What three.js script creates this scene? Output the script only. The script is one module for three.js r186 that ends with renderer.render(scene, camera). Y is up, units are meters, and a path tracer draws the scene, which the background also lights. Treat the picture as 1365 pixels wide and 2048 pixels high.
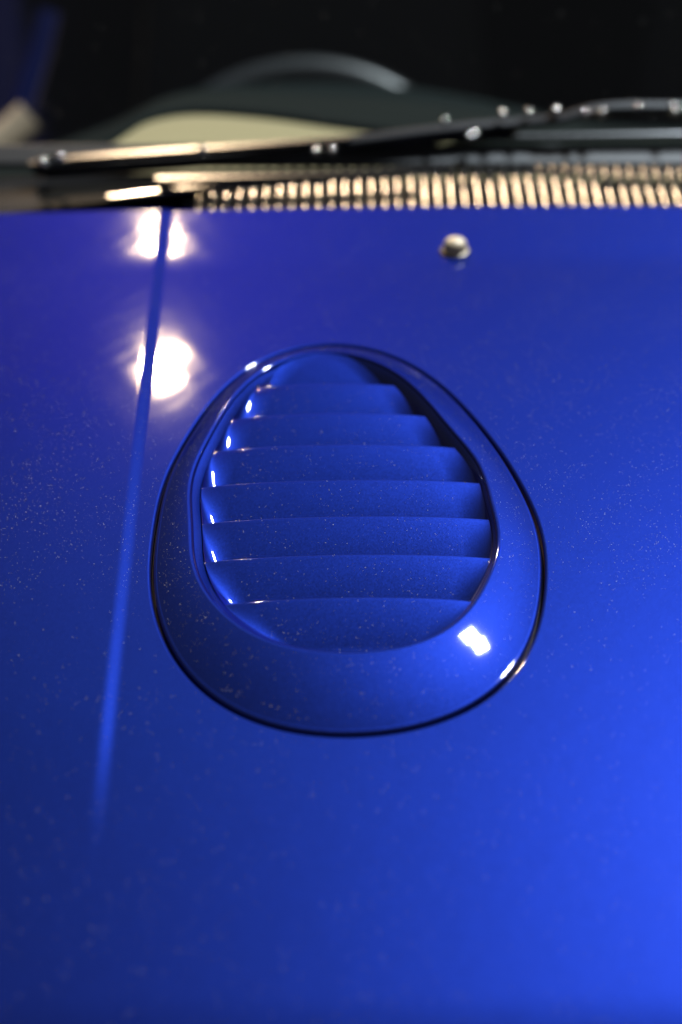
import * as THREE from 'three';
import { RectAreaLightUniformsLib } from 'three/addons/lights/RectAreaLightUniformsLib.js';
import { mergeGeometries } from 'three/addons/utils/BufferGeometryUtils.js';

// ------------------------------------------------------------------ camera, exposure
const scene = new THREE.Scene();
const FPX = 2844, PITCH = 34 * Math.PI / 180, DIST = 0.62, SLOPE = Math.tan(7 * Math.PI / 180), Y0 = 0.86;
const F = new THREE.Vector3(0, -Math.sin(PITCH), -Math.cos(PITCH)), R = new THREE.Vector3(1, 0, 0), U = new THREE.Vector3(0, Math.cos(PITCH), -Math.sin(PITCH));
const EYE = new THREE.Vector3(0, Y0, 0).addScaledVector(F, -DIST);
const camera = new THREE.PerspectiveCamera(2 * Math.atan(1024 / FPX) * 180 / Math.PI, 682 / 1024, 0.05, 600);
camera.position.copy(EYE);
camera.up.copy(U);
camera.lookAt(EYE.clone().add(F));
camera.focus = 0.607;
camera.userData.fStop = camera.getFocalLength() / 15.5;    // an entrance pupil 15.5 mm wide
const renderer = new THREE.WebGLRenderer({ antialias: true });
renderer.toneMapping = THREE.LinearToneMapping;
renderer.toneMappingExposure = 1.0;
renderer.shadowMap.enabled = true;

const rnd = (() => { let a = 20240611; return () => { a = (a + 0x6D2B79F5) | 0; let t = Math.imul(a ^ (a >>> 15), 1 | a); t = (t + Math.imul(t ^ (t >>> 7), 61 | t)) ^ t; return ((t ^ (t >>> 14)) >>> 0) / 4294967296; }; })();
const sm = (a, b, x) => { const t = Math.min(1, Math.max(0, (x - a) / (b - a))); return t * t * (3 - 2 * t); };
const lerp = (a, b, t) => a + (b - a) * t;

// ------------------------------------------------------------------ the bonnet's surface: height at (x, s), s = metres towards the windscreen
const ray = (px, py) => F.clone().addScaledVector(R, (px - 682.5) / FPX).addScaledVector(U, (1024 - py) / FPX).normalize();
let creaseA = null, creaseB = null, sRear = 0.30, sFlick = 0.22, sNose = -0.24;
const baseH = (x, s) => Y0 + s * SLOPE - ((x - 0.15) ** 2 - 0.0225) / 20 - s * s / 12;
function hoodH(x, s) {
  let y = baseH(x, s);
  const d = s - sFlick;                                     // the rear edge sweeps up under the wipers
  if (d > 0) { const w = 0.022, a = FLICK; y += d < w ? a * d * d / (2 * w) : a * (d - w / 2) + (d - w) ** 2 * 0.20; }
  const n = sNose - s;                                      // the nose rolls down
  if (n > 0) { const rr = 0.10; y -= n < rr * 0.85 ? rr - Math.sqrt(rr * rr - n * n) : rr - Math.sqrt(rr * rr - (rr * 0.85) ** 2) + (n - rr * 0.85) * 1.6136; }
  for (const [kx, ks, f, a] of peel) y += a * Math.sin(kx * x + ks * s + f);
  if (creaseA) {                                            // the pressed feature line that fades out forwards
    const cx = lerp(creaseA[0], creaseB[0], (s - creaseA[1]) / (creaseB[1] - creaseA[1]));
    const amp = 0.0013 * sm(creaseB[1] - 0.005, creaseB[1] + 0.07, s), w = 0.0034;
    y += amp * (1 - sm(cx - w, cx + w, x));
  }
  return y;
}
const peel = Array.from({ length: 10 }, () => { const a = rnd() * 6.283, k = 2 * Math.PI / lerp(0.009, 0.022, rnd()); return [Math.cos(a) * k, Math.sin(a) * k, rnd() * 6.283, 0.0009 / k]; });   // the faint waviness of pressed, sprayed steel
const FLICK = Math.tan(3.4 * Math.PI / 180);
function hoodN(x, s) {
  const e = 2e-4, dx = (hoodH(x + e, s) - hoodH(x - e, s)) / (2 * e), ds = (hoodH(x, s + e) - hoodH(x, s - e)) / (2 * e);
  return new THREE.Vector3(-dx, 1, ds).normalize();
}
function hit(px, py, H) {                                   // where the sight line through a photo pixel meets the height field H
  const d = ray(px, py); let lo = 0.2, hi = 2.5;
  for (let k = 0; k < 60; k++) { const m = (lo + hi) / 2, p = EYE.clone().addScaledVector(d, m); if (p.y > H(p.x, -p.z)) lo = m; else hi = m; }
  const p = EYE.clone().addScaledVector(d, lo); return [p.x, -p.z];
}
sRear = hit(682, 427, baseH)[1] - 0.002; sFlick = hit(682, 545, baseH)[1]; sNose = hit(682, 1985, baseH)[1];
{ const a = hit(322, 520, baseH), b = hit(188, 1720, baseH); creaseA = a; creaseB = b; }

// direction to the warm spot lamp: mirrored by the bonnet at the burnt-out spot beside the feature line
const lampSpot = hit(332, 735, baseH), save = creaseA; creaseA = null; const spotN = hoodN(...lampSpot); creaseA = save;
const LAMP_DIR = ray(332, 735).reflect(spotN).normalize();
// warm spot lamp behind the car, mirrored beside the feature line; cool soft panel above on the right, mirrored off the vent's ring
scene.background = new THREE.Color().setRGB(0.08, 0.085, 0.095);
RectAreaLightUniformsLib.init();
const LAMP_FROM = new THREE.Vector3(lampSpot[0], baseH(...lampSpot), -lampSpot[1]), LAMP = LAMP_FROM.clone().addScaledVector(LAMP_DIR, 4.2);
const lamp = new THREE.SpotLight(new THREE.Color().setRGB(1.0, 0.71, 0.44), 33, 0, 0.35, 0.5, 2);
lamp.position.copy(LAMP); lamp.target.position.copy(LAMP_FROM); lamp.castShadow = true; lamp.shadow.radius = 1.25; lamp.shadow.mapSize.set(2048, 2048); lamp.name = 'spot_lamp_beam';
scene.add(lamp, lamp.target);
const PANELS = [[938, 1310, 0.225], [976, 1345, 0.255]].map(([px, py, tilt]) => {   // the ring falls outwards by twelve degrees or so where it mirrors the twin panels
  const q = hit(px, py, baseH), n = hoodN(...q).add(new THREE.Vector3(0.82 * tilt, 0, 0.57 * tilt)).normalize(), aim = new THREE.Vector3(q[0], baseH(...q), -q[1]);
  const at = aim.clone().addScaledVector(ray(px, py).reflect(n).normalize(), 2.6), light = new THREE.RectAreaLight(new THREE.Color().setRGB(0.80, 0.91, 1.0), 690, 0.18, 0.18);
  light.position.copy(at); light.lookAt(aim); light.name = 'soft_panel_beam'; scene.add(light);
  return { at, aim };
});
console.log('lamp', LAMP.toArray().map((v) => v.toFixed(2)).join(' '), 'rear', sRear.toFixed(3), 'nose', sNose.toFixed(3), 'panels', PANELS.map((p) => p.at.toArray().map((v) => v.toFixed(2)).join(' ')).join(' | '));

// ------------------------------------------------------------------ helpers
function gridGeo(P, N, uv, closeU = false) {                // P[i][j] Vector3; N the same or null
  const nu = P.length, nv = P[0].length, pos = [], nor = [], uvs = [], idx = [];
  for (let i = 0; i < nu; i++) for (let j = 0; j < nv; j++) {
    pos.push(P[i][j].x, P[i][j].y, P[i][j].z); if (N) nor.push(N[i][j].x, N[i][j].y, N[i][j].z);
    const t = uv ? uv(P[i][j], i, j) : [P[i][j].x, -P[i][j].z - P[i][j].y]; uvs.push(t[0], t[1]);
  }
  const m = closeU ? nu : nu - 1;
  for (let i = 0; i < m; i++) for (let j = 0; j < nv - 1; j++) {
    const a = i * nv + j, b = ((i + 1) % nu) * nv + j; idx.push(a, b, b + 1, a, b + 1, a + 1);
  }
  const g = new THREE.BufferGeometry();
  g.setAttribute('position', new THREE.Float32BufferAttribute(pos, 3));
  g.setAttribute('uv', new THREE.Float32BufferAttribute(uvs, 2));
  g.setIndex(idx);
  if (N) g.setAttribute('normal', new THREE.Float32BufferAttribute(nor, 3)); else g.computeVertexNormals();
  return g;
}
function surf(nu, nv, f, flip = false, closeU = false) {    // f(u, v) -> Vector3, normals by finite differences
  const P = [], N = [], e = 1e-4;
  for (let i = 0; i < nu; i++) {
    P.push([]); N.push([]);
    for (let j = 0; j < nv; j++) {
      const u = closeU ? i / nu : i / (nu - 1), v = j / (nv - 1);
      P[i].push(f(flip ? 1 - u : u, v));
      const uu = flip ? 1 - u : u, sg = flip ? -1 : 1;
      const a = f(closeU ? uu + e : Math.min(1, uu + e), v).clone().sub(f(closeU ? uu - e : Math.max(0, uu - e), v)).multiplyScalar(sg);
      const b = f(uu, Math.min(1, v + e)).clone().sub(f(uu, Math.max(0, v - e)));
      N[i].push(a.cross(b).normalize());
    }
  }
  return gridGeo(P, N, null, closeU);
}
function tube(points, r, seg = 60, rad = 12, closed = false) {
  const c = new THREE.CatmullRomCurve3(points, closed); return new THREE.TubeGeometry(c, seg, r, rad, closed);
}
function sweep(points, section, seg = 60, upDir = new THREE.Vector3(0, 1, 0)) {   // a closed cross-section [a, b] carried along a path; a sideways, b along upDir; capped
  const c = new THREE.CatmullRomCurve3(points, false, 'centripetal'), P = [];
  for (let i = 0; i <= seg; i++) {
    const p = c.getPoint(i / seg), t = c.getTangent(i / seg), side = t.clone().cross(upDir).normalize(), up = side.clone().cross(t).normalize();
    const sec = typeof section === 'function' ? section(i / seg) : section;
    P.push([...sec, sec[0]].map(([a, b]) => p.clone().addScaledVector(side, a).addScaledVector(up, b)));
  }
  const ends = [P[0], P[seg]].map((r) => { const m = r[0].clone(); r.slice(1, -1).forEach((q) => m.add(q)); m.multiplyScalar(1 / (r.length - 1)); return r.map(() => m.clone()); });
  const g = gridGeo([ends[0], ...P, ends[1]], null);
  const n = g.toNonIndexed(); n.computeVertexNormals(); return creased(n);
}
function creased(g, deg = 40) {
  const src = g.index ? g.toNonIndexed() : g, p = src.attributes.position, n = p.count, cos = Math.cos(deg * Math.PI / 180), faceN = [], key = [], map = new Map();
  const A = new THREE.Vector3(), B = new THREE.Vector3(), C = new THREE.Vector3();
  for (let t = 0; t < n; t += 3) { A.fromBufferAttribute(p, t); B.fromBufferAttribute(p, t + 1); C.fromBufferAttribute(p, t + 2); faceN.push(B.clone().sub(A).cross(C.clone().sub(A))); }
  for (let v = 0; v < n; v++) { const k = [p.getX(v), p.getY(v), p.getZ(v)].map((q) => Math.round(q * 1e6)).join(','); key.push(k); if (!map.has(k)) map.set(k, []); map.get(k).push((v / 3) | 0); }
  const out = new Float32Array(n * 3);
  for (let v = 0; v < n; v++) {
    const me = faceN[(v / 3) | 0], ml = me.length() || 1, s = new THREE.Vector3();
    for (const f of map.get(key[v])) { const q = faceN[f], l = q.length(); if (l > 0 && q.dot(me) > cos * l * ml) s.add(q); }
    s.normalize(); out.set([s.x, s.y, s.z], v * 3);
  }
  src.setAttribute('normal', new THREE.BufferAttribute(out, 3)); return src;
}
function roundRect(w, h, r, n = 4) {                        // a closed section, anticlockwise
  const o = [];
  for (const [cx, cy, a0] of [[w / 2 - r, h / 2 - r, 0], [-w / 2 + r, h / 2 - r, 90], [-w / 2 + r, -h / 2 + r, 180], [w / 2 - r, -h / 2 + r, 270]])
    for (let k = 0; k <= n; k++) { const a = (a0 + 90 * k / n) * Math.PI / 180; o.push([cx + r * Math.cos(a), cy + r * Math.sin(a)]); }
  return o.reverse();
}
function add(parent, name, geo, mat, label) {
  const m = new THREE.Mesh(Array.isArray(geo) ? mergeGeometries(geo.map((g) => { const q = g.index ? g.toNonIndexed() : g; for (const k of Object.keys(q.attributes)) if (!['position', 'normal', 'uv'].includes(k)) q.deleteAttribute(k); return q; })) : geo, mat);
  m.name = name; m.castShadow = m.receiveShadow = true; if (label) m.userData.label = label;
  parent.add(m); return m;
}
const V = (x, y, z) => new THREE.Vector3(x, y, z);
const rgb = (r, g, b) => new THREE.Color().setRGB(r, g, b);

// ------------------------------------------------------------------ materials
function flakeMap(n, strength) {
  const d = new Uint8Array(n * n * 4);
  for (let k = 0; k < n * n; k++) {
    const a = rnd() * 6.2832, t = Math.sqrt(rnd()) * strength, x = Math.cos(a) * t, y = Math.sin(a) * t, z = Math.sqrt(1 - x * x - y * y);
    d.set([128 + 127 * x, 128 + 127 * y, 128 + 127 * z, 255], k * 4);
  }
  const t = new THREE.DataTexture(d, n, n); t.wrapS = t.wrapT = THREE.RepeatWrapping; t.magFilter = THREE.LinearFilter; t.repeat.set(1 / 0.06, 1 / 0.06); t.needsUpdate = true; return t;
}
const M = {
  paint: new THREE.MeshPhysicalMaterial({ name: 'blue_metallic_paint', color: rgb(0.0034, 0.0122, 0.124), specularColor: rgb(0.15, 0.2, 1.0), metalness: 0.92, roughness: 0.505, clearcoat: 1, clearcoatRoughness: 0.045, sheen: 0.16, sheenRoughness: 0.5, sheenColor: rgb(1.0, 0.72, 0.85), normalMap: flakeMap(512, 0.13) }),
  rubber: new THREE.MeshStandardMaterial({ name: 'black_rubber', color: rgb(0.012, 0.012, 0.013), roughness: 0.55 }),
  plastic: new THREE.MeshPhysicalMaterial({ name: 'black_plastic', color: rgb(0.014, 0.012, 0.010), roughness: 0.16, ior: 1.9 }),
  wiper: new THREE.MeshStandardMaterial({ name: 'black_satin_metal', color: rgb(0.012, 0.012, 0.013), roughness: 0.26 }),
  pit: new THREE.MeshStandardMaterial({ name: 'dark_underbonnet', color: rgb(0.01, 0.01, 0.01), roughness: 0.8 }),
  arm: new THREE.MeshPhysicalMaterial({ name: 'matt_black_metal', color: rgb(0.012, 0.012, 0.014), roughness: 0.5, specularIntensity: 0.35 }),
  frit: new THREE.MeshPhysicalMaterial({ name: 'black_enamel', color: rgb(0.004, 0.004, 0.004), roughness: 0.6, specularIntensity: 0.1 }),
  chrome: new THREE.MeshStandardMaterial({ name: 'bright_metal', color: rgb(0.6, 0.57, 0.54), metalness: 1, roughness: 0.15 }),
  nozzle: new THREE.MeshStandardMaterial({ name: 'nozzle_plastic', color: rgb(0.50, 0.39, 0.25), metalness: 0.1, roughness: 0.42 }),
  glass: new THREE.MeshPhysicalMaterial({ name: 'windscreen_glass', color: rgb(0.96, 0.97, 0.95), transmission: 1, thickness: 0, roughness: 0.0, ior: 1.45 }),
  dash: new THREE.MeshStandardMaterial({ name: 'olive_grey_dash', color: rgb(0.23, 0.20, 0.105), roughness: 0.6 }),
  binnacle: new THREE.MeshPhysicalMaterial({ name: 'grey_binnacle', color: rgb(0.008, 0.011, 0.0105), roughness: 0.8, specularIntensity: 0.06 }),
  leather: new THREE.MeshStandardMaterial({ name: 'black_leather', color: rgb(0.02, 0.021, 0.022), roughness: 0.38 }),
  cloth: new THREE.MeshStandardMaterial({ name: 'dark_cabin_cloth', color: rgb(0.02, 0.02, 0.02), roughness: 0.9 }),
  tan: new THREE.MeshStandardMaterial({ name: 'tan_trim', color: rgb(0.35, 0.26, 0.17), roughness: 0.8 }),
  asphalt: new THREE.MeshStandardMaterial({ name: 'asphalt', color: rgb(0.05, 0.05, 0.05), roughness: 0.95 }),
};

// ------------------------------------------------------------------ ground
const ground = new THREE.Mesh(new THREE.PlaneGeometry(400, 400), M.asphalt);
ground.rotation.x = -Math.PI / 2; ground.name = 'ground'; ground.receiveShadow = true;
ground.userData = { kind: 'structure', label: 'dark asphalt ground under the car', category: 'ground' }; scene.add(ground);

// ------------------------------------------------------------------ the car
const car = new THREE.Group(); car.name = 'car';
car.userData = { label: 'blue metallic car seen over its bonnet, with an egg-shaped louvred vent', category: 'car' };
scene.add(car);
function part(name, parent = car) { const g = new THREE.Group(); g.name = name; parent.add(g); return g; }

// --- egg outlines, read from the photo and laid on the bonnet
const outerPx = [[304, 1089], [328, 970], [357, 902], [386, 857], [425, 805], [465, 763], [522, 720], [580, 698], [628, 690], [702, 689], [777, 708], [835, 739], [909, 793], [954, 844], [990, 889], [1035, 954], [1067, 1018], [1083, 1073], [1090, 1128], [1088, 1193], [1073, 1257], [1044, 1319], [1015, 1364], [970, 1399], [922, 1425], [857, 1451], [777, 1465], [680, 1470], [635, 1470], [548, 1455], [486, 1433], [435, 1402], [390, 1367], [351, 1319], [322, 1260], [307, 1202], [302, 1135]];
const innerPx = [[383, 1073], [382, 1008], [386, 960], [399, 915], [419, 873], [448, 828], [480, 789], [512, 760], [550, 734], [592, 716], [640, 707], [700, 710], [755, 732], [799, 763], [835, 789], [873, 828], [912, 870], [941, 909], [964, 950], [980, 992], [990, 1041], [992, 1089], [985, 1122], [967, 1167], [941, 1203], [919, 1225], [886, 1248], [841, 1267], [786, 1280], [724, 1288], [635, 1285], [570, 1273], [522, 1259], [480, 1238], [438, 1209], [409, 1167], [393, 1122]];
const EC = [hit(696, 1060, baseH)[0], (hit(690, 690, baseH)[1] + hit(690, 1470, baseH)[1]) / 2 - 0.012];
function fit(raw, order = 7) {                              // r(angle) as a short, smooth Fourier series through the outline
  const pts = new THREE.CatmullRomCurve3(raw.map(([x, q]) => new THREE.Vector3(x, 0, q)), true, 'centripetal').getSpacedPoints(400).map((p) => [p.x, p.z]);
  const n = 2 * order + 1, A = Array.from({ length: n }, () => new Float64Array(n + 1));
  const row = (t) => { const b = [1]; for (let k = 1; k <= order; k++) b.push(Math.cos(k * t), Math.sin(k * t)); return b; };
  for (const [x, q] of pts) { const t = Math.atan2(q - EC[1], x - EC[0]), r = Math.hypot(x - EC[0], q - EC[1]), b = row(t); for (let i = 0; i < n; i++) { for (let j = 0; j < n; j++) A[i][j] += b[i] * b[j]; A[i][n] += b[i] * r; } }
  for (let i = 1; i < n; i++) A[i][i] += 0.03 * Math.ceil(i / 2) ** 4;
  for (let i = 0; i < n; i++) for (let k = 0; k < n; k++) if (k !== i) { const q = A[k][i] / A[i][i]; for (let j = i; j <= n; j++) A[k][j] -= q * A[i][j]; }
  const c = A.map((r, i) => r[n] / r[i]);
  return (t) => row(t).reduce((a, b, i) => a + b * c[i], 0);
}
const rOuter = fit(outerPx.map(([x, y]) => hit(x, y, baseH)));
const rInner0 = fit(innerPx.map(([x, y]) => hit(x, y, (a, s) => baseH(a, s) - 0.003)));
const DISH = -0.235;
const rInner = fit(innerPx.map(([x, y]) => hit(x, y, (a, s) => { const t = Math.atan2(s - EC[1], a - EC[0]); return baseH(a, s) - DISH * (rOuter(t) - rInner0(t)); })));
const eggP = (r, t) => [EC[0] + r * Math.cos(t), EC[1] + r * Math.sin(t)];
function eggNormal(rf, t) { const e = 1e-3, a = eggP(rf(t - e), t - e), b = eggP(rf(t + e), t + e), dx = b[0] - a[0], ds = b[1] - a[1], l = Math.hypot(dx, ds); return [ds / l, -dx / l]; }
console.log('egg', [0, 90, 180, 270].map((d) => (rOuter(d / 57.2958) * 1000).toFixed(0) + '/' + (rInner(d / 57.2958) * 1000).toFixed(0)).join(' '));
const plain = (x, s) => baseH(x, s);                        // the bonnet round the vent, without its other features

// --- bonnet with the egg-shaped opening
const XL = -0.50, XR = 0.90, SF = sNose - 0.16;
{
  const ths = []; for (let k = 0; k < 900; k++) ths.push(-Math.PI + 2 * Math.PI * (k + 0.37) / 900);
  for (const [x, s] of [[XL, SF], [XR, SF], [XL, sRear], [XR, sRear]]) ths.push(Math.atan2(s - EC[1], x - EC[0]));
  ths.sort((a, b) => a - b);
  const P = [], N = [], NV = 300, lip = 0.0015;
  for (const t of ths) {
    const [ex, es] = eggP(rOuter(t), t), [nx, ns] = eggNormal(rOuter, t), rowP = [], rowN = [], up = hoodN(ex, es);
    const put = (d, dy, a) => { rowP.push(V(ex + nx * d, hoodH(ex + nx * d, es + ns * d) + dy, -(es + ns * d))); rowN.push(V(-nx * Math.cos(a), 0, ns * Math.cos(a)).addScaledVector(up, Math.sin(a)).normalize()); };
    put(0, -0.010, 0);
    for (let k = 0; k <= 8; k++) { const a = k / 8 * Math.PI / 2; put(lip * (1 - Math.cos(a)), -lip + lip * Math.sin(a), a); }
    const c = Math.cos(t), sn = Math.sin(t), D = Math.min(c > 0 ? (XR - EC[0]) / c : (XL - EC[0]) / c, sn > 0 ? (sRear - EC[1]) / sn : (SF - EC[1]) / sn);
    const x0 = ex + nx * lip, s0 = es + ns * lip, x1 = EC[0] + D * c, s1 = EC[1] + D * sn;
    for (let j = 1; j <= NV; j++) { const g = (j / NV) ** 1.35, x = lerp(x0, x1, g), s = lerp(s0, s1, g); rowP.push(V(x, hoodH(x, s), -s)); rowN.push(hoodN(x, s)); }
    P.push(rowP); N.push(rowN);
  }
  const uv = (p) => [p.x, -p.z];
  const top = gridGeo(P.reverse().map((r) => r), N.reverse(), uv, true);
  // winding: make the faces look up
  const flipIdx = (g) => { const a = g.index.array; for (let k = 0; k < a.length; k += 3) { const q = a[k + 1]; a[k + 1] = a[k + 2]; a[k + 2] = q; } };
  { const g = top, a = g.index.array, k = 3 * 100000, p = g.attributes.position, A = V().fromBufferAttribute(p, a[k]), B = V().fromBufferAttribute(p, a[k + 1]), C = V().fromBufferAttribute(p, a[k + 2]); if (B.sub(A).cross(C.sub(A)).y < 0) flipIdx(g); }
  const rl = 0.009;                                        // the rear edge, folded under
  const edge = surf(240, 14, (u, v) => { const x = lerp(XL, XR, u), a = Math.min(1, v * 1.25) * Math.PI / 2, dn = Math.max(0, v - 0.8) * 0.06, h = hoodH(x, sRear); return V(x, h - rl * (1 - Math.cos(a)) - dn + rl * Math.sin(a) * FLICK, -(sRear + rl * Math.sin(a))); });
  add(car, 'bonnet', [top, edge], M.paint);
}

// --- the vent: a dished ring, a walled well and slats
const vent = part('bonnet_vent');
let ringP;
const GAP = 0.0012, WELL = 0.017;
const ringDrop = (t) => DISH * (rOuter(t) - GAP - rInner(t));
{
  const er = 0.0015, ir = 0.0016;                // outer wall, outer round, dish, inner round, well wall
  ringP = (t, v) => {
    const o = rOuter(t) - GAP, i = rInner(t), drop = ringDrop(t), w = o - i; let r, dy;
    if (v < 0.08) { r = o; dy = lerp(-0.009, -er, v / 0.08); }
    else if (v < 0.24) { const a = (v - 0.08) / 0.16 * Math.PI / 2; r = o - er * (1 - Math.cos(a)); dy = -er + er * Math.sin(a); }
    else if (v < 0.70) { const q = (v - 0.24) / 0.46; r = lerp(o - er, i + ir, q); dy = -drop * (1.38 * q - 0.38 * q * q); }
    else if (v < 0.88) { const a = (v - 0.70) / 0.18 * Math.PI / 2; r = i + ir - ir * Math.sin(a); dy = -drop - ir * 0.6 * (1 - Math.cos(a)); }
    else { const q = (v - 0.88) / 0.12, a = Math.min(1, q / 0.7), b = Math.max(0, q - 0.7) / 0.3; r = i - lerp(0.0032, 0.0088, (1 - Math.cos(t)) / 2) * a; dy = -drop - ir * 0.6 - 0.0062 * (0.6 * a + 0.4 * a * a) - 0.012 * b; }
    const [x, s] = eggP(r, t); return V(x, plain(x, s) + dy + 0.0002, -s);
  };
  add(vent, 'ring', surf(720, 100, (u, v) => ringP(u * 2 * Math.PI, v), true, true), M.paint);
  const seal = surf(360, 10, (u, v) => { const t = u * 2 * Math.PI, [x, s] = eggP(rOuter(t) - GAP * v, t); return V(x, plain(x, s) - 0.0042 + 0.0008 * Math.sin(v * Math.PI) ** 2, -s); }, true, true);
  add(vent, 'seal', seal, M.rubber);
}
// the drop of the ring's inner edge as a smooth plane under the slats
const innerSpan = (s) => {                                  // [left x, right x] of the inner egg at s
  let l = 1e9, r = -1e9, prev = null;
  for (let k = 0; k <= 720; k++) { const t = k / 720 * 2 * Math.PI, p = eggP(rInner(t), t); if (prev && (prev[1] - s) * (p[1] - s) <= 0 && prev[1] !== p[1]) { const q = (s - prev[1]) / (p[1] - prev[1]), x = lerp(prev[0], p[0], q); l = Math.min(l, x); r = Math.max(r, x); } prev = p; }
  return l > r ? null : [l, r];
};
let sTop = -1e9, sBot = 1e9, dTop = 0, dBot = 0;
for (let k = 0; k < 720; k++) { const t = k / 720 * 2 * Math.PI, p = eggP(rInner(t), t); if (p[1] > sTop) { sTop = p[1]; dTop = ringDrop(t); } if (p[1] < sBot) { sBot = p[1]; dBot = ringDrop(t); } }
const spanTable = []; for (let k = 0; k <= 400; k++) spanTable.push(innerSpan(lerp(sBot + 1e-5, sTop - 1e-5, k / 400)) || [EC[0], EC[0]]);
const span = (s) => { const q = Math.min(399.999, Math.max(0, (s - sBot) / (sTop - sBot) * 400)), i = Math.floor(q), f = q - i; return [lerp(spanTable[i][0], spanTable[i + 1][0], f), lerp(spanTable[i][1], spanTable[i + 1][1], f)]; };
const bed = (x, s) => plain(x, s) - lerp(dBot, dTop, Math.min(1, Math.max(0, (s - sBot) / (sTop - sBot)))) - 0.0026;   // level of the slats' raised edges
console.log('drops', dTop.toFixed(4), dBot.toFixed(4), 's', sTop.toFixed(3), sBot.toFixed(3));
const slatRows = [[665, 711], [665, 770], [670, 830], [678, 893], [681, 964], [691, 1037], [697, 1114], [700, 1200]].map(([x, y]) => hit(x, y, bed)[1]);
const slatTop = [];                                         // for the dust
slatRows.forEach((s0, k) => {
  const first = k === 0, next = slatRows[k + 1] ?? sBot - 0.004, pitch = s0 - next, L = k === 7 ? s0 - sBot + 0.003 : pitch + 0.008, th = 0.0032, ALPHA = 0.36;
  const S0 = first ? sTop - 0.0006 : s0;
  const top = (u, q) => {                                   // u 0..1 left to right, q metres forward from the raised edge
    const s = S0 - q, sp = span(Math.max(sBot + 1e-4, Math.min(sTop - 1e-4, s))), w = (sp[1] - sp[0]) / 2, xc = (sp[0] + sp[1]) / 2, e = 2 * u - 1;
    const hw = Math.max(0.0005, w - (first ? 0.001 : 0.0031)), x = xc + e * hw + (first ? 0 : 0.0014), bow = 0.0006 * (1 - e * e), crown = (0.0017 * (1 - e * e) + 0.0009 * (1 - e ** 8) - 0.0022) * Math.min(1, w / 0.05), skew = 0.006 * (x - EC[0]);
    const drop = q * ALPHA * (0.72 + 0.28 * Math.min(1, q / 0.02));
    const d = hw * (1 - Math.abs(e)), q2 = Math.max(0, 1 - d / 0.0125), fillet = (1 - Math.sqrt(Math.max(0, 1 - q2 * q2 * 0.985))) * (drop * 0.95 + 0.0004);
    return V(x, bed(x, s) - drop + fillet + crown * Math.max(0, 1 - q / 0.03) - (first ? -0.0022 : 0), -(s + bow + skew));
  };
  slatTop.push({ top, L });
  const g = surf(140, 46, (u0, v) => {
    const u = 0.5 - 0.5 * Math.cos(Math.PI * u0) * (0.55 + 0.45 * 1) ;
    if (v < 0.60) return top(u, L * (1 - v / 0.60) );
    if (v < 0.80) { const a = (v - 0.60) / 0.20 * Math.PI, p = top(u, 0); return V(p.x, p.y - th / 2 + th / 2 * Math.cos(a), p.z - th / 2 * Math.sin(a)); }
    const p = top(u, L * (v - 0.80) / 0.20); return V(p.x, p.y - th, p.z);
  });
  add(vent, first ? 'upper_panel' : 'slat', g, M.paint);
});
{
  const tray = surf(120, 6, (u, v) => { const t = u * 2 * Math.PI, [x, s] = eggP(rInner(t) * (1 - v * 0.999) + 0.001, t); return V(x, plain(x, s) - ringDrop(t) * (1 - v) - 0.0185 - 0.010 * v, -s); }, true, true);
  add(vent, 'tray', tray, M.paint);
}

// --- washer nozzle on the bonnet's rear edge
{
  const [x, s] = hit(910, 503, hoodH), n = hoodN(x, s), noz = part('washer_nozzle'), q = new THREE.Quaternion().setFromUnitVectors(V(0, 1, 0), n);
  noz.position.set(x, hoodH(x, s), -s); noz.quaternion.copy(q); noz.scale.set(0.98, 0.84, 0.88);
  const pts = [[0, 0.0002], [0.0078, 0.0002], [0.0080, 0.0008], [0.0070, 0.0014], [0.0066, 0.0020], [0.0066, 0.0050], [0.0062, 0.0068], [0.0052, 0.0084], [0.0036, 0.0095], [0.0018, 0.0101], [0, 0.0103]].map(([a, b]) => new THREE.Vector2(a, b));
  const spl = new THREE.SplineCurve(pts).getPoints(60).map((p) => new THREE.Vector2(Math.max(0, p.x), p.y));
  add(noz, 'dome', new THREE.LatheGeometry(spl, 40), M.nozzle);
  for (const a of [-0.5, 0.5]) { const j = new THREE.SphereGeometry(0.0011, 14, 10); j.translate(Math.sin(a) * 0.0063, 0.0062, -Math.cos(a) * 0.0063); add(noz, 'jet', j, M.plastic); }
  const b = new THREE.TorusGeometry(0.0081, 0.0006, 10, 40); b.rotateX(Math.PI / 2); b.translate(0, 0.0006, 0); add(noz, 'gasket', b, M.rubber);
}

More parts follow.
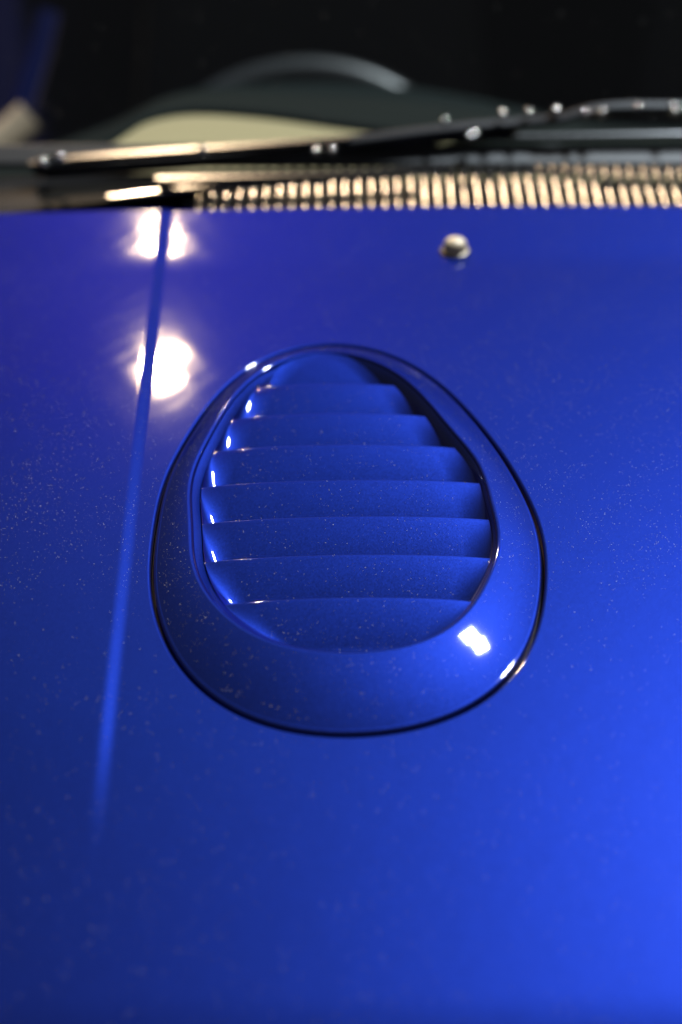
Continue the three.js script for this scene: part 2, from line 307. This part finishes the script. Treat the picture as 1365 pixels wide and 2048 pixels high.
// --- cowl: tray, ribbed grille, cover panel
const cowlH = (x, s) => baseH(x, sRear) - 0.006 + (s - sRear) * 0.10;
const sGlass = hit(682, 343, cowlH)[1];
console.log('glass base s', sGlass.toFixed(3));
const grille = part('cowl_grille');
{
  const pitch = (hit(745, 385, cowlH)[0] - hit(666, 385, cowlH)[0]) / 3, x0 = hit(404, 385, cowlH)[0];
  const sA = sRear + 0.0065, sB = sGlass - 0.004, len = sB - sA;
  console.log('rib pitch', pitch.toFixed(5), 'len', len.toFixed(4));
  const xMid = hit(700, 385, cowlH)[0];
  const ribGeo = (lean) => {                                // local: x sideways, y up, z forward; two shallow arches, leaning more towards the outside
    const P = [];
    const nL = 26, nA = 12;
    for (let i = 0; i <= nL; i++) {
      const v = i / nL, arch = 0.0004 * Math.sin(Math.PI * v) - 0.0004, row = [];
      for (let j = 0; j <= nA; j++) { const a = Math.PI * j / nA; row.push(V(-0.0027 * Math.cos(a) + lean * (v - 0.5) * len, 0.0019 * Math.sin(a) + arch, -v * len)); }
      P.push(row);
    }
    const g = gridGeo(P, null); return g;
  };
  const cache = {};
  for (let k = 0; k < 62; k++) {
    const x = x0 + k * pitch, lean = 0;
    if (!cache[lean]) cache[lean] = ribGeo(Math.max(-0.55, lean));
    const rib = add(grille, 'rib', cache[lean], M.plastic); rib.position.set(x, cowlH(x, sA) - 0.001, -sA); { const p = V(x, cowlH(x, sA), -sA - len / 2), h = EYE.clone().sub(p).normalize().add(LAMP.clone().sub(p).normalize()).normalize(); rib.rotation.x = Math.atan((h.z - h.x * Math.max(-0.55, lean)) / h.y); }
  }
  const bar = (s, w, h, x1, x2, dy) => { const a = []; for (let k = 0; k <= 20; k++) { const x = lerp(x1, x2, k / 20); a.push(V(x, cowlH(x, s) + dy, -s)); } return sweep(a, roundRect(w, h, Math.min(w, h) * 0.4), 60); };
  const xEnd = x0 + 62 * pitch;
  add(grille, 'rear_rail', bar(sB + 0.001, 0.004, 0.005, x0 - 0.01, xEnd, 0.0), M.plastic);
  add(grille, 'cross_bar', bar((sA + sB) / 2, 0.0022, 0.003, x0 - 0.01, xEnd, -0.0035), M.plastic);
  add(grille, 'front_rail', bar(sA - 0.004, 0.004, 0.006, x0 - 0.02, xEnd, -0.004), M.plastic);
}
{
  const under = surf(40, 6, (u, v) => { const x = lerp(XL, XR, u), s = lerp(sRear - 0.02, sGlass + 0.03, v); return V(x, cowlH(x, s) - 0.03, -s); });
  add(car, 'cowl_tray', under, M.pit);
  // the smooth end of the cowl, beside the grille, with its raised diagonal lip
  const a0 = hit(225, 412, cowlH), a1 = hit(430, 388, cowlH), a2 = hit(640, 369, cowlH), a3 = hit(900, 352, cowlH);
  const sEdge = (x) => x < a1[0] ? lerp(a0[1], a1[1], (x - a0[0]) / (a1[0] - a0[0])) : x < a2[0] ? lerp(a1[1], a2[1], (x - a1[0]) / (a2[0] - a1[0])) : lerp(a2[1], a3[1], (x - a2[0]) / (a3[0] - a2[0]));
  const pan = part('cowl_panel');
  const sheet = surf(80, 20, (u, v) => { const x = lerp(XL, a3[0], u), se = Math.max(sRear + 0.003, sEdge(x)), s = lerp(se, Math.max(se + 0.001, sGlass + 0.004), v); return V(x, cowlH(x, s) + 0.0035 - 0.004 * v, -s); });
  add(pan, 'panel', sheet, M.plastic);
  const path = []; for (let k = 0; k <= 24; k++) { const x = lerp(a0[0] - 0.002, a3[0], k / 24), s = Math.max(sRear + 0.006, sEdge(x)); path.push(V(x, cowlH(x, s) + 0.0045, -s)); }
  add(pan, 'lip', sweep(path, roundRect(0.0050, 0.0042, 0.0014), 90, V(-0.05, 0.98, 0.19)), M.plastic);
}

// --- windscreen, its seal and the wipers
const GA = 33 * Math.PI / 180, gBase = V(0, cowlH(0, sGlass) + 0.004, -sGlass - 0.004), gUp = V(0, Math.sin(GA), -Math.cos(GA)), gN = V(0, Math.cos(GA), Math.sin(GA));
const CX = 0.30, HALF = 0.66, GLEN = 0.86;                  // the car's middle line, half the cabin's width
const glassP = (x, l) => gBase.clone().add(V(x, 0, 0)).addScaledVector(gUp, l).addScaledVector(gN, -((x - CX) ** 2) * 0.06 * (l / GLEN));
add(car, 'windscreen', surf(60, 40, (u, v) => glassP(lerp(CX - HALF - 0.02, CX + HALF + 0.02, u), v * GLEN)), M.glass);
{
  const a = []; for (let k = 0; k <= 30; k++) a.push(glassP(lerp(CX - HALF, CX + HALF, k / 30), 0.004).addScaledVector(gN, 0.0015));
  add(car, 'windscreen_seal', sweep(a, roundRect(0.016, 0.005, 0.002), 60, gN), M.rubber);
  add(car, 'windscreen_band', surf(60, 4, (u, v) => glassP(lerp(CX - HALF, CX + HALF, u), 0.002 + 0.013 * v).addScaledVector(gN, -0.0015)), M.frit);
}
const onGlass = (px, py, off) => { const d = ray(px, py), o = gBase.clone().addScaledVector(gN, off); return EYE.clone().addScaledVector(d, o.sub(EYE).dot(gN) / d.dot(gN)); };
const path = (pts, off) => pts.map(([x, y, o = 0]) => onGlass(x, y, off + o));
const half = (px, py) => { const p = onGlass(px, py, 0.01); return EYE.clone().sub(p).normalize().add(LAMP.clone().sub(p).normalize()).normalize(); };
const bead = (w, list, off) => { for (const [x, y] of list) { const g = new THREE.SphereGeometry(0.0026, 20, 14), p = onGlass(x, y, off); g.translate(p.x, p.y, p.z); add(w, 'rivet', g, M.chrome); } };
{
  const w = part('wiper');                                  // the long one, whose blade lies across the driver's side
  w.userData.label = 'upper wiper with a long blade rising to its cranked arm';
  add(w, 'blade', sweep(path([[60, 331], [135, 321], [350, 305], [560, 290], [760, 273], [900, 258], [1040, 243]], 0.012), (q) => roundRect(0.0066 - 0.002 * q, 0.0040, 0.0012), 90, half(330, 305)), M.wiper);
  add(w, 'spine', sweep(path([[70, 345], [350, 326], [560, 309], [760, 288], [900, 271], [1040, 256]], 0.006), roundRect(0.004, 0.007, 0.0014), 60, gN), M.wiper);
  add(w, 'rubber', sweep(path([[90, 352], [350, 334], [560, 316], [700, 300]], 0.002), roundRect(0.003, 0.004, 0.001), 60, gN), M.rubber);
  add(w, 'arm', sweep(path([[700, 283, 0.002], [900, 258, 0.004], [1060, 244, 0.005], [1130, 236, 0.008], [1175, 222, 0.010], [1225, 215, 0.011], [1420, 214, 0.011], [1700, 214, 0.010]], 0.010), roundRect(0.0068, 0.0045, 0.0018), 120, gN), M.arm);
  add(w, 'end_clip', sweep(path([[80, 330], [124, 322]], 0.013), roundRect(0.009, 0.009, 0.003), 8, gN), M.wiper);
  bead(w, [[87, 323], [122, 315], [405, 300], [890, 243], [1006, 228], [1058, 224], [1112, 221], [1172, 226], [1204, 225], [1275, 214], [1346, 212], [1350, 222]], 0.022);
}
{
  const w = part('wiper');
  w.userData.label = 'lower wiper parked along the cowl';
  add(w, 'arm', sweep(path([[540, 326], [640, 307], [800, 288], [950, 276], [1100, 274], [1365, 270], [1700, 268]], 0.004), roundRect(0.0045, 0.0036, 0.0014), 90, gN), M.wiper);
  add(w, 'blade', sweep([[314, 362], [420, 360], [560, 357], [700, 353], [820, 348]].map(([px, py]) => { const q = hit(px, py, (x, s) => cowlH(x, s) + 0.011); return V(q[0], cowlH(...q) + 0.011, -q[1]); }), (q) => roundRect(0.0062 - 0.0045 * q, 0.0045, 0.0012 - 0.0006 * q), 70, half(370, 362)), M.wiper);
  bead(w, [[632, 301], [665, 300], [940, 272], [952, 268]], 0.016);
}

// --- cabin: shell, dash, binnacle, wheel, seats
const cowlY = gBase.y, zg = gBase.z, roofFront = glassP(CX, GLEN);
{
  const shell = part('cabin');
  const box = (x0, x1, y0, y1, z0, z1) => { const g = new THREE.BoxGeometry(x1 - x0, y1 - y0, z1 - z0); g.translate((x0 + x1) / 2, (y0 + y1) / 2, (z0 + z1) / 2); return g; };
  const rz = roofFront.z, ry = roofFront.y;
  add(shell, 'roof', surf(40, 24, (u, v) => { const x = lerp(CX - HALF, CX + HALF, u); return V(x, ry + 0.03 * Math.sin(v * Math.PI / 2) - (x - CX) ** 2 * 0.06 + 0.004, rz + 0.012 - v * 1.15); }), M.paint);
  add(shell, 'headliner', surf(20, 10, (u, v) => { const x = lerp(CX - HALF, CX + HALF, u); return V(x, ry + 0.03 * Math.sin(v * Math.PI / 2) - (x - CX) ** 2 * 0.06 - 0.02, rz - 0.002 - v * 1.13); }), M.cloth);
  for (const sgn of [-1, 1]) {
    const x = CX + sgn * HALF;
    add(shell, 'windscreen_pillar', sweep([glassP(x, 0.0), glassP(x, 0.4), glassP(x, GLEN + 0.03)], roundRect(0.055, 0.05, 0.015), 20, gN), M.paint);
    add(shell, 'door', box(Math.min(x, x + sgn * 0.06), Math.max(x, x + sgn * 0.06), 0.3, cowlY - 0.01, zg - 1.9, zg - 0.03), M.paint);
    add(shell, 'rear_pillar', box(x - 0.03, x + 0.03, cowlY, ry + 0.01, rz - 1.25, rz - 0.95), M.paint);
  }
  const frame = [[100, 20], [78, 110], [46, 214]].map(([x, y]) => EYE.clone().addScaledVector(ray(x, y), 1.45));
  add(shell, 'door_frame', sweep(frame, roundRect(0.020, 0.02, 0.006), 16, V(0, 0, 1)), M.paint);
  const trim = [[62, 232], [30, 262], [-60, 330]].map(([x, y]) => EYE.clone().addScaledVector(ray(x, y), 1.36));
  add(shell, 'door_trim', sweep(trim, roundRect(0.03, 0.03, 0.012), 16, V(0, 0, 1)), M.tan);
  add(shell, 'floor', box(CX - HALF, CX + HALF, 0.26, 0.30, zg - 1.9, zg + 0.02), M.cloth);
  add(shell, 'bulkhead', box(CX - HALF, CX + HALF, 0.26, cowlY + 0.1, zg - 1.95, zg - 1.9), M.cloth);
  add(shell, 'rear_shelf', box(CX - HALF, CX + HALF, cowlY - 0.05, cowlY + 0.02, zg - 1.9, zg - 1.55), M.cloth);
}
const dashY = cowlY - 0.014;
const onLevel = (px, py, y) => { const d = ray(px, py); return EYE.clone().addScaledVector(d, (y - EYE.y) / d.y); };
{
  const dash = part('dashboard'), xa = CX - HALF + 0.02, xb = CX + HALF - 0.02;
  
  const brim = [[-420, 348], [-100, 348], [110, 330], [172, 297], [230, 260], [300, 219], [380, 206], [520, 213], [680, 234], [860, 257], [1010, 276], [1365, 288], [1800, 290], [2600, 290]].map(([x, y]) => onLevel(x, y, dashY + 0.004));
  const brimCurve = new THREE.CatmullRomCurve3(brim, false, 'centripetal'), bp = brimCurve.getPoints(300);
  const brimZ = (x) => { for (let k = 1; k < bp.length; k++) if (bp[k].x >= x) { const q = (x - bp[k - 1].x) / (bp[k].x - bp[k - 1].x); return lerp(bp[k - 1].z, bp[k].z, Math.min(1, Math.max(0, q))); } return bp[bp.length - 1].z; };
  add(dash, 'tray', surf(160, 12, (u, v) => { const x = lerp(xa, xb, u); return V(x, dashY - 0.004 * v, lerp(zg - 0.008, Math.min(zg - 0.02, brimZ(x)) - 0.012, v)); }), M.dash);
  const zEnd = zg - 0.33, sil = new THREE.CatmullRomCurve3([[-900, 330], [-200, 330], [60, 318], [150, 288], [260, 232], [420, 180], [540, 168], [650, 165], [780, 171], [900, 187], [1040, 217], [1120, 242], [1365, 262], [2000, 266], [3000, 266]].map(([x, y]) => { const d = ray(x, y); return EYE.clone().addScaledVector(d, (zEnd - EYE.z) / d.z); }), false, 'centripetal').getPoints(400);
  const silY = (x) => { for (let k = 1; k < sil.length; k++) if (sil[k].x >= x) return lerp(sil[k - 1].y, sil[k].y, Math.min(1, Math.max(0, (x - sil[k - 1].x) / (sil[k].x - sil[k - 1].x)))); return sil[sil.length - 1].y; };
  console.log('pad', (silY(-0.03) - dashY).toFixed(3), (silY(0.3) - dashY).toFixed(3));
  add(dash, 'pad', surf(220, 60, (u, v) => {
    const x = lerp(xa, xb, u), z0 = Math.min(zg - 0.012, brimZ(x)), y0 = dashY + 0.0015, y1 = silY(x);
    if (v < 0.06) { const a = v / 0.06 * Math.PI / 2; return V(x, y0 - 0.005 * (1 - Math.sin(a)), z0 + 0.004 * Math.cos(a)); }
    if (v < 0.86) { const q = (v - 0.06) / 0.8; return V(x, lerp(y0, y1, q) + 0.006 * Math.sin(q * Math.PI) * (q < 0.5 ? 1 : 1), lerp(z0, zEnd, q)); }
    const q = (v - 0.86) / 0.14; return V(x, y1 - 0.20 * q, zEnd + 0.03 * q);
  }), M.binnacle);
}
{
  const wheel = part('steering_wheel'); const top = EYE.clone().addScaledVector(ray(615, 138), 1.42), tilt = 24 * Math.PI / 180, RW = 0.176;
  wheel.position.copy(top).addScaledVector(V(0, Math.cos(tilt), -Math.sin(tilt)), -RW); wheel.rotation.x = -tilt;
  add(wheel, 'rim', new THREE.TorusGeometry(RW, 0.0115, 20, 120), M.leather);
  const hub = new THREE.CylinderGeometry(0.07, 0.08, 0.04, 40); hub.rotateX(Math.PI / 2); add(wheel, 'hub', hub, M.leather);
  for (const a of [0.15, Math.PI - 0.15, -Math.PI / 2]) { const sp = sweep([V(Math.cos(a) * 0.05, Math.sin(a) * 0.05, 0), V(Math.cos(a) * 0.12, Math.sin(a) * 0.12, 0.004), V(Math.cos(a) * 0.175, Math.sin(a) * 0.175, 0)], roundRect(0.034, 0.014, 0.006), 12, V(0, 0, 1)); add(wheel, 'spoke', sp, M.leather); }
  const col = new THREE.CylinderGeometry(0.03, 0.035, 0.3, 24); col.rotateX(Math.PI / 2); col.translate(0, 0, 0.16); add(wheel, 'column', col, M.leather);
}
for (const x of [-0.04, 0.64]) {
  const seat = part('seat'), z = zg - 1.05;
  seat.userData.label = x < 0 ? 'dark seat behind the steering wheel' : 'dark passenger seat';
  const back = sweep([V(x, 0.55, z), V(x, 0.85, z - 0.09), V(x, 1.12, z - 0.15)], (q) => roundRect(0.48 - 0.14 * q, 0.13 - 0.03 * q, 0.05), 20, V(0, 0, 1)); add(seat, 'backrest', back, M.cloth);
  const cush = sweep([V(x, 0.50, z + 0.46), V(x, 0.52, z + 0.2), V(x, 0.47, z)], roundRect(0.48, 0.16, 0.05), 16); add(seat, 'cushion', cush, M.cloth);
  const head = sweep([V(x, 1.14, z - 0.16), V(x, 1.24, z - 0.17), V(x, 1.31, z - 0.16)], (q) => roundRect(0.26 - 0.06 * q * q, 0.10, 0.04), 12, V(0, 0, 1)); add(seat, 'headrest', head, M.cloth);
}

// --- wings and nose beside and before the bonnet
for (const sgn of [-1, 1]) {
  const x0 = sgn < 0 ? XL - 0.004 : XR + 0.004;
  const g = surf(120, 30, (u, v) => { const s = lerp(SF, sRear + 0.08, u), a = v * 1.35, r = 0.16; let x = x0 + sgn * r * Math.sin(a), y = hoodH(x0, Math.min(s, sRear)) - r * (1 - Math.cos(a)) - Math.max(0, v - 0.6) * 1.1; return V(x, y, -s); }, sgn < 0);
  add(car, 'wing', g, M.paint);
}
add(car, 'nose', surf(80, 20, (u, v) => { const x = lerp(XL - 0.1, XR + 0.1, u), y = hoodH(Math.min(XR, Math.max(XL, x)), SF) - 0.004 - v * 0.42; return V(x, y, -(SF - 0.004) + 0.05 * Math.sin(v * 2.2)); }), M.paint);

// ------------------------------------------------------------------ the two lamps, on stands out of the picture
function thing(name, label, category, group) { const o = new THREE.Group(); o.name = name; o.userData = { label, category }; if (group) o.userData.group = group; scene.add(o); return o; }
const glow = (r, g, b) => new THREE.MeshStandardMaterial({ name: 'lamp_glow', color: 0x000000, emissive: rgb(r, g, b), emissiveIntensity: 1, roughness: 1 });
const bar = (a, b, r, n = 14) => tube([a, a.clone().lerp(b, 0.5), b], r, 4, n);
{
  const o = thing('spot_lamp', 'warm spot lamp on a tall tripod behind the car', 'lamp'), d = LAMP_FROM.clone().sub(LAMP).normalize(), back = LAMP.clone().addScaledVector(d, -0.02);
  const q = new THREE.Quaternion().setFromUnitVectors(V(0, 1, 0), d);
  const can = new THREE.LatheGeometry([[0.03, -0.26], [0.075, -0.25], [0.08, -0.2], [0.08, 0.02], [0.076, 0.02], [0.074, -0.19]].map((p) => new THREE.Vector2(...p)), 40); can.applyQuaternion(q); can.translate(back.x, back.y, back.z); add(o, 'housing', can, M.pit);
  const disc = new THREE.CircleGeometry(0.025, 40); disc.rotateX(-Math.PI / 2); disc.applyQuaternion(q); disc.translate(back.x, back.y, back.z); add(o, 'lens', disc, glow(30, 21, 13));
  const foot = V(back.x, 0, back.z - 0.15), head = V(back.x, back.y - 0.02, back.z - 0.15);
  add(o, 'pole', bar(V(foot.x, 0.5, foot.z), head, 0.016), M.pit);
  for (let k = 0; k < 3; k++) { const a = k * 2.094; add(o, 'leg', bar(V(foot.x, 0.7, foot.z), V(foot.x + 0.5 * Math.cos(a), 0.012, foot.z + 0.5 * Math.sin(a)), 0.011), M.pit); }
}
{
  const o = thing('panel_lamp', 'twin soft panel lamp on a boom beside the car', 'lamp'), c = PANELS[0].at.clone().lerp(PANELS[1].at, 0.5), d = PANELS[0].aim.clone().sub(c).normalize();
  for (const { at, aim } of PANELS) {
    const k = at.clone().addScaledVector(d, -0.012), m = new THREE.Object3D(); m.position.copy(k); m.lookAt(aim); m.updateMatrix();
    const face = new THREE.PlaneGeometry(0.19, 0.19); face.applyMatrix4(m.matrix); add(o, 'diffuser', face, glow(14, 15.6, 17));
    const fr = new THREE.BoxGeometry(0.195, 0.195, 0.05); fr.translate(0, 0, -0.03); fr.applyMatrix4(m.matrix); add(o, 'housing', fr, M.pit);
  }
  const base = V(1.75, 0, c.z + 0.1), elbow = V(1.75, c.y - 0.35, c.z + 0.05), head = c.clone().addScaledVector(d, -0.05);
  add(o, 'pole', bar(V(base.x, 0.4, base.z), elbow, 0.018), M.pit); add(o, 'boom', bar(elbow, head, 0.014), M.pit);
  for (let k = 0; k < 3; k++) { const a = k * 2.094 + 0.5; add(o, 'leg', bar(V(base.x, 0.6, base.z), V(base.x + 0.45 * Math.cos(a), 0.012, base.z + 0.45 * Math.sin(a)), 0.011), M.pit); }
}

// ------------------------------------------------------------------ dust lying on the paint: specks and short fibres
{
  const dust = new THREE.MeshStandardMaterial({ name: 'pale_dust', color: rgb(0.36, 0.33, 0.31), roughness: 0.3 });
  const place = (onGlassOnly) => {                                     // a spot on the bonnet, the ring or a slat
    for (;;) {
      const q = rnd();
      if (onGlassOnly) { const x = lerp(-0.35, 0.4, rnd()), l = lerp(0.03, 0.5, rnd()); return glassP(x, l).addScaledVector(gN, 0.0002); }
      if (q < 0.965) {
        const x = lerp(-0.24, 0.24, rnd()), s = lerp(-0.26, sRear, rnd()), t = Math.atan2(s - EC[1], x - EC[0]), r = Math.hypot(x - EC[0], s - EC[1]);
        if (r < rOuter(t) - GAP - 0.001) continue;
        if (r < rOuter(t) + 0.002) continue;
        const drift = 0.55 + 0.25 * Math.sin(x * 61 + s * 23) * Math.sin(s * 47 - x * 31) + 0.2 * Math.sin(x * 173 - s * 140);   // dust lies in drifts
        if (rnd() > drift * (s < -0.05 ? 0.3 : 1)) continue;
        return V(x, hoodH(x, s) + 0.00004, -s);
      }
      if (q < 0.982) { const t = rnd() * 2 * Math.PI, p = ringP(t, lerp(0.27, 0.68, rnd())); p.y += 0.00004; return p; }
      const k = 1 + Math.floor(rnd() * 7), p = slatTop[k].top(lerp(0.1, 0.9, rnd()), rnd() * slatTop[k].L * 0.7); p.y += 0.00004; return p;
    }
  };
  const speck = new THREE.OctahedronGeometry(1, 1); speck.scale(1, 0.16, 0.75);
  const fibre = (bend) => { const g = new THREE.TubeGeometry(new THREE.QuadraticBezierCurve3(V(-1, 0, 0), V(0.1, 0.12, bend), V(0.9, 0, -bend * 0.4)), 6, 0.075, 4); return g; };
  const scatter = (name, label, geo, n, lo, hi, glass = false) => {
    const m = new THREE.InstancedMesh(geo, dust, n), o = new THREE.Object3D(); m.name = name; m.userData = { kind: 'stuff', label, category: 'dust' }; m.castShadow = m.receiveShadow = true;
    for (let k = 0; k < n; k++) { o.position.copy(place(glass)); o.rotation.set(0.3 * (rnd() - 0.5), rnd() * 6.283, 0.3 * (rnd() - 0.5)); const s = lo * Math.pow(hi / lo, Math.pow(rnd(), 2.2)); o.scale.setScalar(s); o.updateMatrix(); m.setMatrixAt(k, o.matrix); }
    scene.add(m);
  };
  scatter('dust', 'fine pale dust specks scattered over the blue paint', speck, 46000, 0.00004, 0.00021);
  scatter('windscreen_dust', 'larger pale dust specks on the windscreen glass', speck, 800, 0.0002, 0.0005, true);
  scatter('lint', 'tiny curled pale fibres lying on the blue paint', fibre(0.7), 420, 0.00018, 0.0006);
}

renderer.render(scene, camera);
